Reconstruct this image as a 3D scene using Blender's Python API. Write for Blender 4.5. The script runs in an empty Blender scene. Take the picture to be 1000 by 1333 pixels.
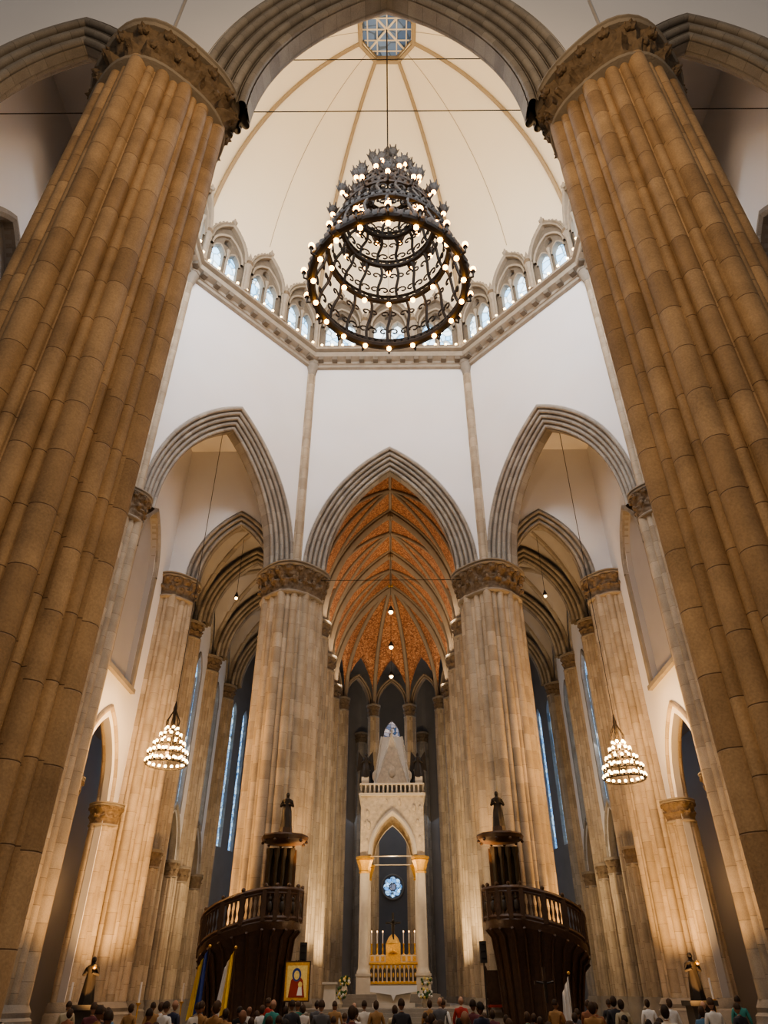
import bpy, math, random
from mathutils import Vector, Matrix, noise
random.seed(7)
pi=math.pi
EYE=1.9
FL=-EYE
# ------------------------------------------------------------------ materials
MATS={}
def nt(name):
    m=bpy.data.materials.new(name); m.use_nodes=True
    n=m.node_tree; b=n.nodes['Principled BSDF']
    MATS[name]=m
    return m,n,b
def mathn(n,op,a,b=None,clamp=False):
    x=n.nodes.new('ShaderNodeMath'); x.operation=op; x.use_clamp=clamp
    for i,k in enumerate((a,b)):
        if k is None: continue
        if isinstance(k,(int,float)): x.inputs[i].default_value=k
        else: n.links.new(k,x.inputs[i])
    return x.outputs[0]
def mixc(n,f,a,b,mode='MIX'):
    x=n.nodes.new('ShaderNodeMix'); x.data_type='RGBA'; x.blend_type=mode
    for s,k in ((0,f),(6,a),(7,b)):
        if isinstance(k,(int,float)): x.inputs[s].default_value=k
        elif isinstance(k,tuple): x.inputs[s].default_value=(k+(1,))[:4]
        else: n.links.new(k,x.inputs[s])
    return x.outputs[2]
def noisen(n,scale,detail=4,vec=None):
    x=n.nodes.new('ShaderNodeTexNoise'); x.inputs['Scale'].default_value=scale; x.inputs['Detail'].default_value=detail
    if vec is None:
        tc=n.nodes.new('ShaderNodeTexCoord'); vec=tc.outputs['Object']
    n.links.new(vec,x.inputs['Vector'])
    return x.outputs['Fac']
def bumpn(n,b,h,strength=.5,dist=.05):
    x=n.nodes.new('ShaderNodeBump'); x.inputs['Strength'].default_value=strength; x.inputs['Distance'].default_value=dist
    n.links.new(h,x.inputs['Height']); n.links.new(x.outputs[0],b.inputs['Normal'])
def plain(name,col,rough=.7,metal=0,var=.15,sc=3,bump=0,bs=20,em=None,es=0):
    m,n,b=nt(name)
    b.inputs['Roughness'].default_value=rough; b.inputs['Metallic'].default_value=metal
    f=noisen(n,sc)
    d=tuple(c*(1-var) for c in col); l=tuple(min(1,c*(1+var)) for c in col)
    n.links.new(mixc(n,f,d,l),b.inputs['Base Color'])
    if bump: bumpn(n,b,noisen(n,bs,5),bump,.05)
    if em:
        b.inputs['Emission Color'].default_value=em+(1,); b.inputs['Emission Strength'].default_value=es
    return m
def stone(name,c1,c2,jc,h=.95,grain=.25,jw=.012):
    m,n,b=nt(name)
    b.inputs['Roughness'].default_value=.7
    uv=n.nodes.new('ShaderNodeUVMap'); sp=n.nodes.new('ShaderNodeSeparateXYZ'); n.links.new(uv.outputs[0],sp.inputs[0])
    U,V=sp.outputs[0],sp.outputs[1]
    fu=mathn(n,'FLOOR',U)
    w=n.nodes.new('ShaderNodeTexWhiteNoise'); w.noise_dimensions='1D'; n.links.new(fu,w.inputs['W'])
    vv=mathn(n,'ADD',mathn(n,'DIVIDE',V,h),w.outputs[0])
    fr=mathn(n,'FRACT',vv); fl=mathn(n,'FLOOR',vv)
    e=mathn(n,'MINIMUM',fr,mathn(n,'SUBTRACT',1.0,fr))
    jm=mathn(n,'MULTIPLY',e,1/jw,True)
    cb=n.nodes.new('ShaderNodeCombineXYZ'); n.links.new(fl,cb.inputs[0]); n.links.new(fu,cb.inputs[1])
    w2=n.nodes.new('ShaderNodeTexWhiteNoise'); w2.noise_dimensions='2D'; n.links.new(cb.outputs[0],w2.inputs['Vector'])
    tone=mixc(n,w2.outputs[0],c1,c2)
    g=noisen(n,1.3,6); g2=noisen(n,26,3)
    gg=mathn(n,'ADD',mathn(n,'MULTIPLY',g,.7),mathn(n,'MULTIPLY',g2,.5))
    gg=mathn(n,'ADD',mathn(n,'MULTIPLY',mathn(n,'SUBTRACT',gg,.6),grain*4),1.0)
    tone=mixc(n,1.0,tone,gg,'MULTIPLY')
    n.links.new(mixc(n,jm,jc,tone),b.inputs['Base Color'])
    hh=mathn(n,'ADD',jm,mathn(n,'MULTIPLY',g2,.35))
    bumpn(n,b,hh,.5,.03)
    return m
stone('pier_stone_warmlit',(.30,.205,.12),(.42,.30,.185),(.12,.075,.045),h=1.15,grain=.32)  # near piers: same stone, warm lamplight partly baked into the colour
stone('pier_stone_grey',(.34,.28,.205),(.47,.395,.30),(.13,.11,.085),h=.95)
stone('arch_stone',(.25,.23,.205),(.34,.315,.28),(.11,.10,.085),h=.8)
plain('rib_stone',(.22,.18,.14),.8,var=.2,sc=2)
plain('carved_stone',(.18,.135,.09),.8,var=.55,sc=6,bump=.8,bs=9)
plain('trim_stone',(.28,.25,.21),.8,var=.25,sc=2,bump=.3)
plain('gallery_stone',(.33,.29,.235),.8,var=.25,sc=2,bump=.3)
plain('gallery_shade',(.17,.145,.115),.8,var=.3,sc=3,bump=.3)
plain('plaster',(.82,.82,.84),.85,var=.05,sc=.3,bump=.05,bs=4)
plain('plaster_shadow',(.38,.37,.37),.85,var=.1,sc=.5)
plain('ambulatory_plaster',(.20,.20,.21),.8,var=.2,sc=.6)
plain('dome_plaster',(.86,.77,.61),.85,var=.04,sc=.15)
plain('dome_rib',(.36,.28,.18),.8,var=.1)
plain('iron',(.012,.008,.005),.75,.0,var=.4,sc=8)
plain('wood',(.06,.032,.018),.45,0,var=.45,sc=6,bump=.3,bs=14)
plain('gold',(.70,.42,.11),.4,.6,var=.4,sc=12,bump=.4)
plain('marble',(.62,.56,.47),.45,0,var=.12,sc=4)
plain('marble_relief',(.60,.51,.39),.6,0,var=.4,sc=5,bump=1.0,bs=5)
plain('bronze',(.04,.032,.025),.5,.3,var=.3)
plain('cloth_white',(.8,.78,.75),.8,var=.05)
plain('floor_stone',(.2,.17,.15),.3,0,var=.2,sc=1)
plain('dark_stone_and_shade',(.07,.06,.05),.7,0,var=.3,sc=2)
plain('red_cloth',(.3,.04,.025),.8)
plain('yellow_cloth',(.8,.55,.06),.8)
plain('blue_cloth',(.03,.06,.25),.8)
plain('leaf',(.06,.13,.035),.7,var=.4,sc=20)
plain('petal',(.8,.62,.22),.7,var=.3,sc=20)
plain('black_plastic',(.02,.02,.022),.5)
plain('bulb',(1,.7,.35),.5,em=(1,.44,.09),es=20)
plain('bulb_white',(1,.85,.6),.5,em=(1,.64,.28),es=13)
plain('bulb_dim',(1,.8,.5),.5,em=(1,.52,.18),es=7)
def glass(name,c1,c2,es,sc=3,lead=True):
    m,n,b=nt(name)
    tc=n.nodes.new('ShaderNodeTexCoord')
    v=n.nodes.new('ShaderNodeTexVoronoi'); v.inputs['Scale'].default_value=sc; n.links.new(tc.outputs['Object'],v.inputs['Vector'])
    sp=n.nodes.new('ShaderNodeSeparateColor'); n.links.new(v.outputs['Color'],sp.inputs[0])
    col=mixc(n,sp.outputs[0],c1,c2)
    n.links.new(col,b.inputs['Base Color']); n.links.new(col,b.inputs['Emission Color'])
    v2=n.nodes.new('ShaderNodeTexVoronoi'); v2.feature='DISTANCE_TO_EDGE'; v2.inputs['Scale'].default_value=sc; n.links.new(tc.outputs['Object'],v2.inputs['Vector'])
    k=mathn(n,'GREATER_THAN',v2.outputs['Distance'],.05)
    n.links.new(mathn(n,'MULTIPLY',k,es),b.inputs['Emission Strength'])
    b.inputs['Roughness'].default_value=.2
glass('glass_sky',(.25,.60,1),(.75,.90,1),2.4,1.2)
glass('glass_blue',(.08,.28,.65),(.50,.76,.98),1.5,3.0)
glass('glass_grey',(.30,.44,.6),(.72,.85,.97),1.0,2.5)
glass('glass_rose',(.04,.10,.22),(.85,.70,.62),.9,2.6)
glass('glass_oculus',(.05,.09,.16),(.16,.22,.30),.6,1.0)
m,n,b=nt('brick_vault')
tc=n.nodes.new('ShaderNodeTexCoord')
v=n.nodes.new('ShaderNodeTexVoronoi'); v.inputs['Scale'].default_value=9; n.links.new(tc.outputs['Object'],v.inputs['Vector'])
sp=n.nodes.new('ShaderNodeSeparateColor'); n.links.new(v.outputs['Color'],sp.inputs[0])
rp=n.nodes.new('ShaderNodeValToRGB'); n.links.new(sp.outputs[0],rp.inputs[0])
rp.color_ramp.elements[0].color=(.16,.066,.032,1); rp.color_ramp.elements[1].color=(.46,.25,.135,1)
e=rp.color_ramp.elements.new(.5); e.color=(.30,.13,.062,1)
n.links.new(rp.outputs[0],b.inputs['Base Color']); b.inputs['Roughness'].default_value=.8
def objmat(name,useobj,lo=None,hi=None):
    m,n,b=nt(name); oi=n.nodes.new('ShaderNodeObjectInfo')
    f=noisen(n,14,3)
    if useobj: c=mixc(n,f,oi.outputs['Color'],(.5,.5,.5),'MULTIPLY'); c=mixc(n,mathn(n,'MULTIPLY',f,.5),oi.outputs['Color'],c)
    else: c=mixc(n,oi.outputs['Random'],lo,hi)
    n.links.new(c,b.inputs['Base Color']); b.inputs['Roughness'].default_value=.75
objmat('shirt',True)
objmat('hair',False,(.012,.008,.006),(.09,.05,.028))
objmat('skin',False,(.20,.10,.06),(.55,.33,.23))
plain('trousers',(.04,.045,.07),.8)
plain('eye',(.05,.04,.04),.3)
plain('lips',(.35,.12,.1),.6)

# ------------------------------------------------------------------ mesh builder
class MB:
    def __init__(s): s.v=[];s.f=[];s.m=[];s.uv=[];s.sm=[];s.mats=[]
    def mi(s,mat):
        if mat not in s.mats: s.mats.append(mat)
        return s.mats.index(mat)
    def face(s,idx,mat,uv=None,smooth=False):
        s.f.append(idx); s.m.append(s.mi(mat)); s.sm.append(smooth)
        if uv is None: uv=[(0.5,s.v[i][2]) for i in idx]
        s.uv.append(uv)
    def pts(s,P):
        k=len(s.v); s.v.extend([tuple(p) for p in P]); return k
    def grid(s,rows,mat,cu=False,cr=False,ids=None,vs=None,smooth=True):
        nr=len(rows); nc=len(rows[0]); k=s.pts([p for r in rows for p in r])
        for i in range(nr if cr else nr-1):
            i2=(i+1)%nr
            for j in range(nc if cu else nc-1):
                j2=(j+1)%nc
                uv=None
                if ids is not None:
                    a=ids[j]+.5; v0=vs[i]; v1=vs[i+1] if i+1<len(vs) else vs[i2]
                    if isinstance(v0,(list,tuple)): uv=[(a,v0[j]),(a,v0[j2]),(a,v1[j2]),(a,v1[j])]
                    else: uv=[(a,v0),(a,v0),(a,v1),(a,v1)]
                s.face([k+i*nc+j,k+i*nc+j2,k+i2*nc+j2,k+i2*nc+j],mat,uv,smooth)
    def poly(s,P,mat):
        k=s.pts(P); s.face(list(range(k,k+len(P))),mat)
    def box(s,c,d,mat,rz=0,top=1.0):
        cx,cy,cz=c; x,y,z=d[0]/2,d[1]/2,d[2]/2; P=[]
        co,si=math.cos(rz),math.sin(rz)
        for zz,sc in ((-z,1),(z,top)):
            for a,b_ in ((-x,-y),(x,-y),(x,y),(-x,y)):
                a*=sc;b_*=sc
                P.append((cx+a*co-b_*si,cy+a*si+b_*co,cz+zz))
        k=s.pts(P)
        for q in ((3,2,1,0),(4,5,6,7),(0,1,5,4),(1,2,6,5),(2,3,7,6),(3,0,4,7)): s.face([k+i for i in q],mat)
    def tube(s,P,r,mat,n=6,closed=False,smooth=True):
        P=[Vector(p) for p in P]; L=len(P)
        rs=r if isinstance(r,(list,tuple)) else [r]*L
        rows=[]; up=None
        for i in range(L):
            if closed: t=(P[(i+1)%L]-P[i-1])
            else: t=P[min(i+1,L-1)]-P[max(i-1,0)]
            if t.length<1e-9: t=Vector((0,0,1))
            t.normalize()
            if up is None:
                up=t.cross(Vector((0,0,1)) if abs(t.z)<.9 else Vector((1,0,0))).normalized()
            up=(up-t*up.dot(t)).normalized(); w=t.cross(up)
            rows.append([P[i]+(up*math.cos(2*pi*j/n)+w*math.sin(2*pi*j/n))*rs[i] for j in range(n)])
        s.grid(rows,mat,cu=True,cr=closed,smooth=smooth)
        if not closed:
            s.poly(rows[0][::-1],mat); s.poly(rows[-1],mat)
    def lathe(s,prof,c,mat,n=16,a0=0,mod=None,smooth=True):
        rows=[]
        for r,z in prof:
            rows.append([(c[0]+r*(1+(mod(2*pi*j/n,z) if mod else 0))*math.cos(a0+2*pi*j/n),c[1]+r*(1+(mod(2*pi*j/n,z) if mod else 0))*math.sin(a0+2*pi*j/n),c[2]+z) for j in range(n)])
        s.grid(rows,mat,cu=True,smooth=smooth)
        if prof[0][0]>1e-3: s.poly(rows[0][::-1],mat)
        if prof[-1][0]>1e-3: s.poly(rows[-1],mat)
    def ball(s,c,r,mat,nu=8,nv=6,sc=(1,1,1)):
        rows=[[(c[0]+r*sc[0]*math.sin(pi*i/nv)*math.cos(2*pi*j/nu),c[1]+r*sc[1]*math.sin(pi*i/nv)*math.sin(2*pi*j/nu),c[2]-r*sc[2]*math.cos(pi*i/nv)) for j in range(nu)] for i in range(nv+1)]
        s.grid(rows,mat,cu=True)
    def make(s,name,sharp=.6):
        me=bpy.data.meshes.new(name); me.from_pydata(s.v,[],s.f)
        ul=me.uv_layers.new(name='UVMap'); flat=[]
        for u in s.uv:
            for a in u: flat.extend(a)
        ul.data.foreach_set('uv',flat)
        for k in s.mats: me.materials.append(MATS[k])
        me.polygons.foreach_set('material_index',s.m); me.polygons.foreach_set('use_smooth',s.sm)
        me.update()
        try: me.set_sharp_from_angle(angle=sharp)
        except Exception: pass
        o=bpy.data.objects.new(name,me); bpy.context.collection.objects.link(o); return o

# ------------------------------------------------------------------ architecture helpers
def pier_profile(R,n=12,per=9,cru=.05,deep=.26):
    sc=12/n
    rb=R*.15*sc; rs=R*.088*sc
    out=[]; N=2*n; tot=N*per
    sh=[]
    for k in range(N):
        a=2*pi*k/N
        m=1+cru*math.cos(4*a)
        if k%2==0: sh.append((a,(R-rb)*m*(1 if (k//2)%2==0 else .965),rb*(1.08 if (k//2)%2==0 else .88)))
        else: sh.append((a,(R-rb*.9)*m*.95,rs))
    for i in range(tot):
        t=2*pi*(i+.5)/tot; best=R*(1-deep*sc)*(1+cru*math.cos(4*t)); bid=99
        for k,(a,Rc,r) in enumerate(sh):
            d=(t-a+pi)%(2*pi)-pi
            if abs(d)>.6: continue
            q=r*r-(Rc*math.sin(d))**2
            if q>0:
                x=Rc*math.cos(d)+math.sqrt(q)
                if x>best: best=x; bid=k
        out.append((best*math.cos(t),best*math.sin(t),bid))
    return out
def pier(mb,cx,cy,R,z0,z1,caph=1.9,n=12,mat='pier_stone_grey',base=True,per=9,rot=0,flare=.16,cru=.05):
    pr=pier_profile(R,n,per,cru)
    ids=[p[2] for p in pr]
    zc=z1-caph
    mk=lambda sc,z:[(cx+x*sc,cy+y*sc,z) for x,y,_ in pr]
    zb=z0+(1.6 if base else 0)
    mb.grid([mk(1,zb),mk(1,zc)],mat,cu=True,ids=ids,vs=[zb,zc])
    if base:
        rows=[(1.22,z0),(1.22,z0+.8),(1.17,z0+.9),(1.17,z0+1.1),(1.08,z0+1.2),(1.1,z0+1.35),(1.0,z0+1.6)]
        Rr=R; nn=24
        mb.grid([[(cx+Rr*s_*math.cos(2*pi*(j+.5)/nn)*(1+.04*math.cos(8*pi*(j+.5)/nn)),cy+Rr*s_*math.sin(2*pi*(j+.5)/nn)*(1+.04*math.cos(8*pi*(j+.5)/nn)),z) for j in range(nn)] for s_,z in rows],'trim_stone',cu=True,smooth=False)
    big=R>1.8
    nl=18 if big else (14 if R>1.2 else 10)
    nt_=nl*10
    def sm(t): return R*(.96+.045*math.cos(4*(t-rot)))
    rows=[]; nz=24
    for i in range(nz+1):
        f=i/nz; row=[]
        for j in range(nt_):
            t=2*pi*j/nt_
            r=sm(t)*(.96+flare*f**2)
            half=0 if f<.5 else 1
            ff=(f-.5*half)*2; ff=min(ff,1)
            ph=nl*t+(pi if half else 0)
            lf=(math.cos(ph)*.5+.5)**.6
            vein=.25*abs(math.sin(ph*2.5))
            g=(ff**1.8) if ff<.78 else (1-((ff-.78)/.22)**2*.9)
            nz_=noise.noise(Vector((cx+r*math.cos(t)*4,cy+r*math.sin(t)*4,f*8)))
            r+=min(R,1.9)*(.17*g*lf*(1-vein)+.09*nz_*math.sin(pi*min(1,f*1.05)))
            row.append((cx+r*math.cos(t),cy+r*math.sin(t),zc+caph*.86*f))
        rows.append(row)
    mb.grid(rows,'carved_stone',cu=True)
    ring=lambda sc,z:[(cx+sm(2*pi*j/48)*sc*math.cos(2*pi*j/48),cy+sm(2*pi*j/48)*sc*math.sin(2*pi*j/48),z) for j in range(48)]
    h=caph; F=1+flare
    mb.grid([ring(.9,zc-.14*h),ring(1.04,zc-.09*h),ring(1.06,zc-.05*h),ring(1.04,zc-.01*h),ring(.9,zc+.01*h)],'trim_stone',cu=True)
    mb.grid([ring(.9,z1-.16*h),ring(F+.04,z1-.15*h),ring(F+.07,z1-.10*h),ring(F,z1-.07*h),ring(F+.08,z1-.03*h),ring(F+.08,z1+.02),ring(.2,z1+.03)],'trim_stone',cu=True,smooth=False)
    for j in range(nl):
        t=2*pi*(j+.5)/nl; r=sm(t)*(F-.0)
        for dt in (-.22,.22):
            tt=t+dt/nl*2
            mb.ball((cx+r*math.cos(tt),cy+r*math.sin(tt),z1-.27*h),min(R,1.7)*.075,'carved_stone',6,5)
        t2=2*pi*j/nl; r2=sm(t2)*(F-.05)
        mb.ball((cx+r2*math.cos(t2),cy+r2*math.sin(t2),z1-.6*h),min(R,1.7)*.07,'carved_stone',6,5,(1,1,1.4))
def mould(width,depth,nr=4,flat=.6):
    half=(depth-flat)/2
    pts=[]; idn=0
    pts.append((width,0.0,0))
    for side in (0,1):
        seg=[]
        for k in range(nr):
            a=k/nr; b_=(k+1)/nr
            p0=(width*(1-a),half*a); p1=(width*(1-b_),half*b_)
            mx,my=(p0[0]+p1[0])/2,(p0[1]+p1[1])/2
            dx,dy=p1[0]-p0[0],p1[1]-p0[1]; L=math.hypot(dx,dy)
            nx,ny=-abs(dy)/L,-abs(dx)/L
            rr=L*.38
            ix,iy=-nx*L*.3,-ny*L*.3
            ux,uy=dx/L,dy/L
            seg.append((p0[0]+dx*.04,p0[1]+dy*.04,k))
            seg.append((p0[0]+dx*.10+ix,p0[1]+dy*.10+iy,k))
            for q in range(7):
                an=pi*q/6
                seg.append((mx-ux*rr*math.cos(an)+nx*rr*math.sin(an)*.95,my-uy*rr*math.cos(an)+ny*rr*math.sin(an)*.95,k))
            seg.append((p0[0]+dx*.92+ix,p0[1]+dy*.92+iy,k))
            seg.append((p1[0]-dx*.02,p1[1],k))
        if side==0: pts+=seg
        else: pts+=[(x,depth-y,9-k) for x,y,k in seg[::-1]]
    pts.append((width,depth,9))
    return pts
def arch(mb,C,U,N,w,c,zs,prof,mat='arch_stone',ns=18,stilt=0,idoff=0):
    U=Vector(U).normalized(); N=Vector(N).normalized(); C=Vector((C[0],C[1],0))
    R=w+c
    for s in (1,-1):
        rows=[];vs=[]
        for i in range(ns+1):
            row=[];vr=[]
            for dr,dn,_ in prof:
                Rp=R+dr; ph=math.acos(min(1,c/Rp))*i/ns
                row.append(C+U*(s*(-c+Rp*math.cos(ph)))+N*dn+Vector((0,0,zs+Rp*math.sin(ph)))); vr.append((R+.5)*ph)
            rows.append(row);vs.append(vr)
        mb.grid(rows,mat,ids=[p[2]+idoff for p in prof],vs=vs)
def archz(x,w,c,dr=0):
    R=w+c+dr; q=R*R-(abs(x)+c)**2
    return math.sqrt(q) if q>0 else 0
def spandrel(mb,C,U,W,zs,ztop,w,c,dr,N,dn,mat,ns=48,zlow=None):
    U=Vector(U).normalized(); N=Vector(N).normalized(); C=Vector((C[0],C[1],0))+N*dn
    lo=[];hi=[]
    if zlow is None: zlow=zs
    xs=sorted(set([-W+2*W*i/ns for i in range(ns+1)]+[-(w+dr),w+dr,-(w+dr)+.02,w+dr-.02,0]))
    for x in xs:
        z=zs+archz(x,w,c,dr) if abs(x)<w+dr-.001 else zlow
        lo.append(C+U*x+Vector((0,0,z))); hi.append(C+U*x+Vector((0,0,ztop)))
    mb.grid([lo,hi],mat,smooth=False)
def openwall(mb,P0,U,L,z0,z1,ops,N,depth,mat,jmat,topf=None,back=None):
    P0=Vector((P0[0],P0[1],0)); U=Vector(U).normalized(); N=Vector(N).normalized()
    xs=set([0,L]); 
    if topf: xs|=set([L*i/60 for i in range(61)])
    for o in ops:
        for i in range(13): xs.add(o[0]-o[1]+2*o[1]*i/12)
    xs=sorted(x for x in xs if -1e-6<=x<=L+1e-6)
    P=lambda x,z,d=0:P0+U*x+N*d+Vector((0,0,z))
    for a,b_ in zip(xs[:-1],xs[1:]):
        if b_-a<1e-5: continue
        m=(a+b_)/2
        act=sorted([o for o in ops if abs(m-o[0])<o[1]],key=lambda o:o[3])
        za=[z0];zb=[z0]
        for o in act:
            za+= [o[3],o[4]+archz(a-o[0],o[1],o[2])]; zb+=[o[3],o[4]+archz(b_-o[0],o[1],o[2])]
        za.append(topf(a) if topf else z1); zb.append(topf(b_) if topf else z1)
        for i in range(0,len(za),2):
            k=mb.pts([P(a,za[i]),P(b_,zb[i]),P(b_,zb[i+1]),P(a,za[i+1])]); mb.face([k,k+1,k+2,k+3],mat)
    for o in ops:
        xc,w,c,zb_,zs_,g=o
        out=[(xc-w,zb_)]+[(xc-w+2*w*i/16,zs_+archz(-w+2*w*i/16,w,c)) for i in range(17)]+[(xc+w,zb_)]
        mb.grid([[P(x,z) for x,z in out],[P(x,z,depth) for x,z in out]],jmat,cu=True,smooth=False)
        if g:
            cols_=[(xc-w+2*w*i/16,zs_+archz(-w+2*w*i/16,w,c)) for i in range(17)]
            mb.grid([[P(x,zb_,depth*.97) for x,z in cols_],[P(x,z,depth*.97) for x,z in cols_]],g,smooth=False)
def pointed(x,hw,rise):
    c=(rise*rise-hw*hw)/(2*hw); R=hw+c
    q=R*R-(abs(x)+c)**2
    return math.sqrt(q) if q>0 else 0
def groin(mb,x0,x1,y0,y1,zs,rise,mat,ribmat,n=20,rr=.16,rise2=None):
    rise2=rise2 or rise
    hx=(x1-x0)/2;hy=(y1-y0)/2;cx=(x0+x1)/2;cy=(y0+y1)/2
    rows=[]
    for i in range(n+1):
        row=[]
        for j in range(n+1):
            x=-hx+2*hx*i/n;y=-hy+2*hy*j/n
            row.append((cx+x,cy+y,zs+max(pointed(x,hx,rise),pointed(y,hy,rise2)*1.0)))
        rows.append(row)
    mb.grid(rows,mat)
    for s in (1,-1):
        P=[]
        for i in range(2*n+1):
            t=-1+i/n
            P.append((cx+t*hx,cy+s*t*hy,zs+max(pointed(t*hx,hx,rise),pointed(t*hy,hy,rise2))-.08))
        mb.tube(P,rr,ribmat,8)

# octagon
OCT=[(-6.3,40.0),(6.3,40.0),(14.1,31.1),(14.1,20.9),(6.3,12.0),(-6.3,12.0),(-14.1,20.9),(-14.1,31.1)]
OC=Vector((0,26))
def octoff(d):
    n=len(OCT); L=[]
    for i in range(n):
        a=Vector(OCT[i]);b_=Vector(OCT[(i+1)%n]);t=(b_-a).normalized();nn=Vector((-t.y,t.x))
        if nn.dot(OC-a)<0: nn=-nn
        L.append((a+nn*d,t))
    out=[]
    for i in range(n):
        p,t=L[i-1];q,u=L[i]
        den=t.x*u.y-t.y*u.x; s=((q.x-p.x)*u.y-(q.y-p.y)*u.x)/den
        out.append(p+t*s)
    return out
ZS=22.9
ZC=42.2

# ------------------------------------------------------------------ piers
def pobj(name,x,y,R,z0,z1,**k):
    mb=MB(); pier(mb,x,y,R,z0,z1,**k); return mb.make(name)
for s in (-1,1):
    pobj('clustered_pier',s*6.98,10.7,1.94,FL,ZS+.3,n=16,per=12,caph=1.7,mat='pier_stone_warmlit',flare=.10,cru=.06)
    pobj('clustered_pier',s*6.5,40.9,1.98,FL,ZS,n=14,per=8)
    pobj('clustered_pier',s*15.0,31.6,1.35,FL,ZS,n=8,caph=1.6)
    pobj('clustered_pier',s*15.0,20.4,1.35,FL,ZS,n=8,caph=1.6)
    pobj('clustered_pier',s*14.6,41.6,1.4,FL,ZS,n=10,caph=1.5)
    pobj('clustered_pier',s*15.2,10.9,1.6,FL,ZS,n=10,caph=1.5)
    for y in (48,54.5,61):
        pobj('choir_pier',s*5.65,y,.95,FL,ZS,n=8,caph=1.2)
        pobj('aisle_pier',s*15.0,y,.8,FL,ZS,n=8,caph=1.2)
AP=[]
for k in range(6):
    a=pi*k/5; AP.append((5.65*math.cos(a),61+5.65*math.sin(a)))
for k in range(1,5):
    pobj('apse_pier',AP[k][0],AP[k][1],.55,FL,ZS,n=6,caph=1.1,per=6)

# ------------------------------------------------------------------ crossing arches + walls
GP=mould(1.5,2.0,5,.5)
W_IN,CC=4.4,6.7
for i in range(8):
    a=Vector(OCT[i]);b_=Vector(OCT[(i+1)%8]);m_=(a+b_)/2;t=(b_-a).normalized();nn=Vector((-t.y,t.x))
    if nn.dot(m_-OC)<0: nn=-nn
    L=(b_-a).length
    w=W_IN if i in(0,4) else L/2-1.55-.1
    c=CC if i in (0,4) else 6.9
    if i in (2,6): w=L/2-1.5; c=7.5
    mb=MB()
    arch(mb,m_,(t.x,t.y,0),(nn.x,nn.y,0),w,c,ZS,GP,ns=24)
    mb.make('crossing_arch')
    mb=MB()
    spandrel(mb,m_,(t.x,t.y,0),L/2,ZS,ZC+4,w,c,1.45,(nn.x,nn.y,0),.02,'plaster')
    spandrel(mb,m_,(t.x,t.y,0),L/2+.8,ZS,ZC-5,w,c,1.45,(nn.x,nn.y,0),1.98,'plaster')
    mb.make('wall_crossing')
ins=octoff(.12)
mb=MB()
for p in ins:
    r=.24
    mb.grid([[(p.x+r*math.cos(2*pi*j/12),p.y+r*math.sin(2*pi*j/12),z) for j in range(12)] for z in (ZS-.2,ZC-.3)],'pier_stone_grey',cu=True,ids=[3]*12,vs=[ZS,ZC])
    d=(OC-p).normalized(); e=Vector((-d.y,d.x))
    for s in (-1,1):
        q=p+e*.24*s-d*.05
        mb.grid([[(q.x+.11*math.cos(2*pi*j/8),q.y+.11*math.sin(2*pi*j/8),z) for j in range(8)] for z in (ZS-.2,ZC-.3)],'pier_stone_grey',cu=True,ids=[5]*8,vs=[ZS,ZC])
    mb.lathe([(.26,-1.3),(.45,-.6),(.55,-.3),(.6,-.3),(.6,0)],(p.x,p.y,ZC),'trim_stone',10)
mb.make('trim_1')
# cornice
mb=MB()
def octring(prof,mat):
    rows=[[ (p.x,p.y,z) for p in octoff(d)] for d,z in prof]
    mb.grid(rows,mat,cu=True,smooth=False)
octring([(0,ZC-.55),(.25,ZC-.5),(.25,ZC-.25),(.35,ZC-.2),(.35,ZC+.05),(.75,ZC+.25),(.8,ZC+.6),(.65,ZC+.65),(.65,ZC+.85),(.95,ZC+.95),(.95,ZC+1.15),(-.8,ZC+1.15)],'gallery_stone')
o1=octoff(.52)
for i in range(8):
    a=o1[i];b_=o1[(i+1)%8];L=(b_-a).length;n_=int(L/1.05)
    for k in range(n_):
        p=a+(b_-a)*((k+.5)/n_)
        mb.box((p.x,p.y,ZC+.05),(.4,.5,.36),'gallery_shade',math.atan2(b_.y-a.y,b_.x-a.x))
mb.make('trim_2')
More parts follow.
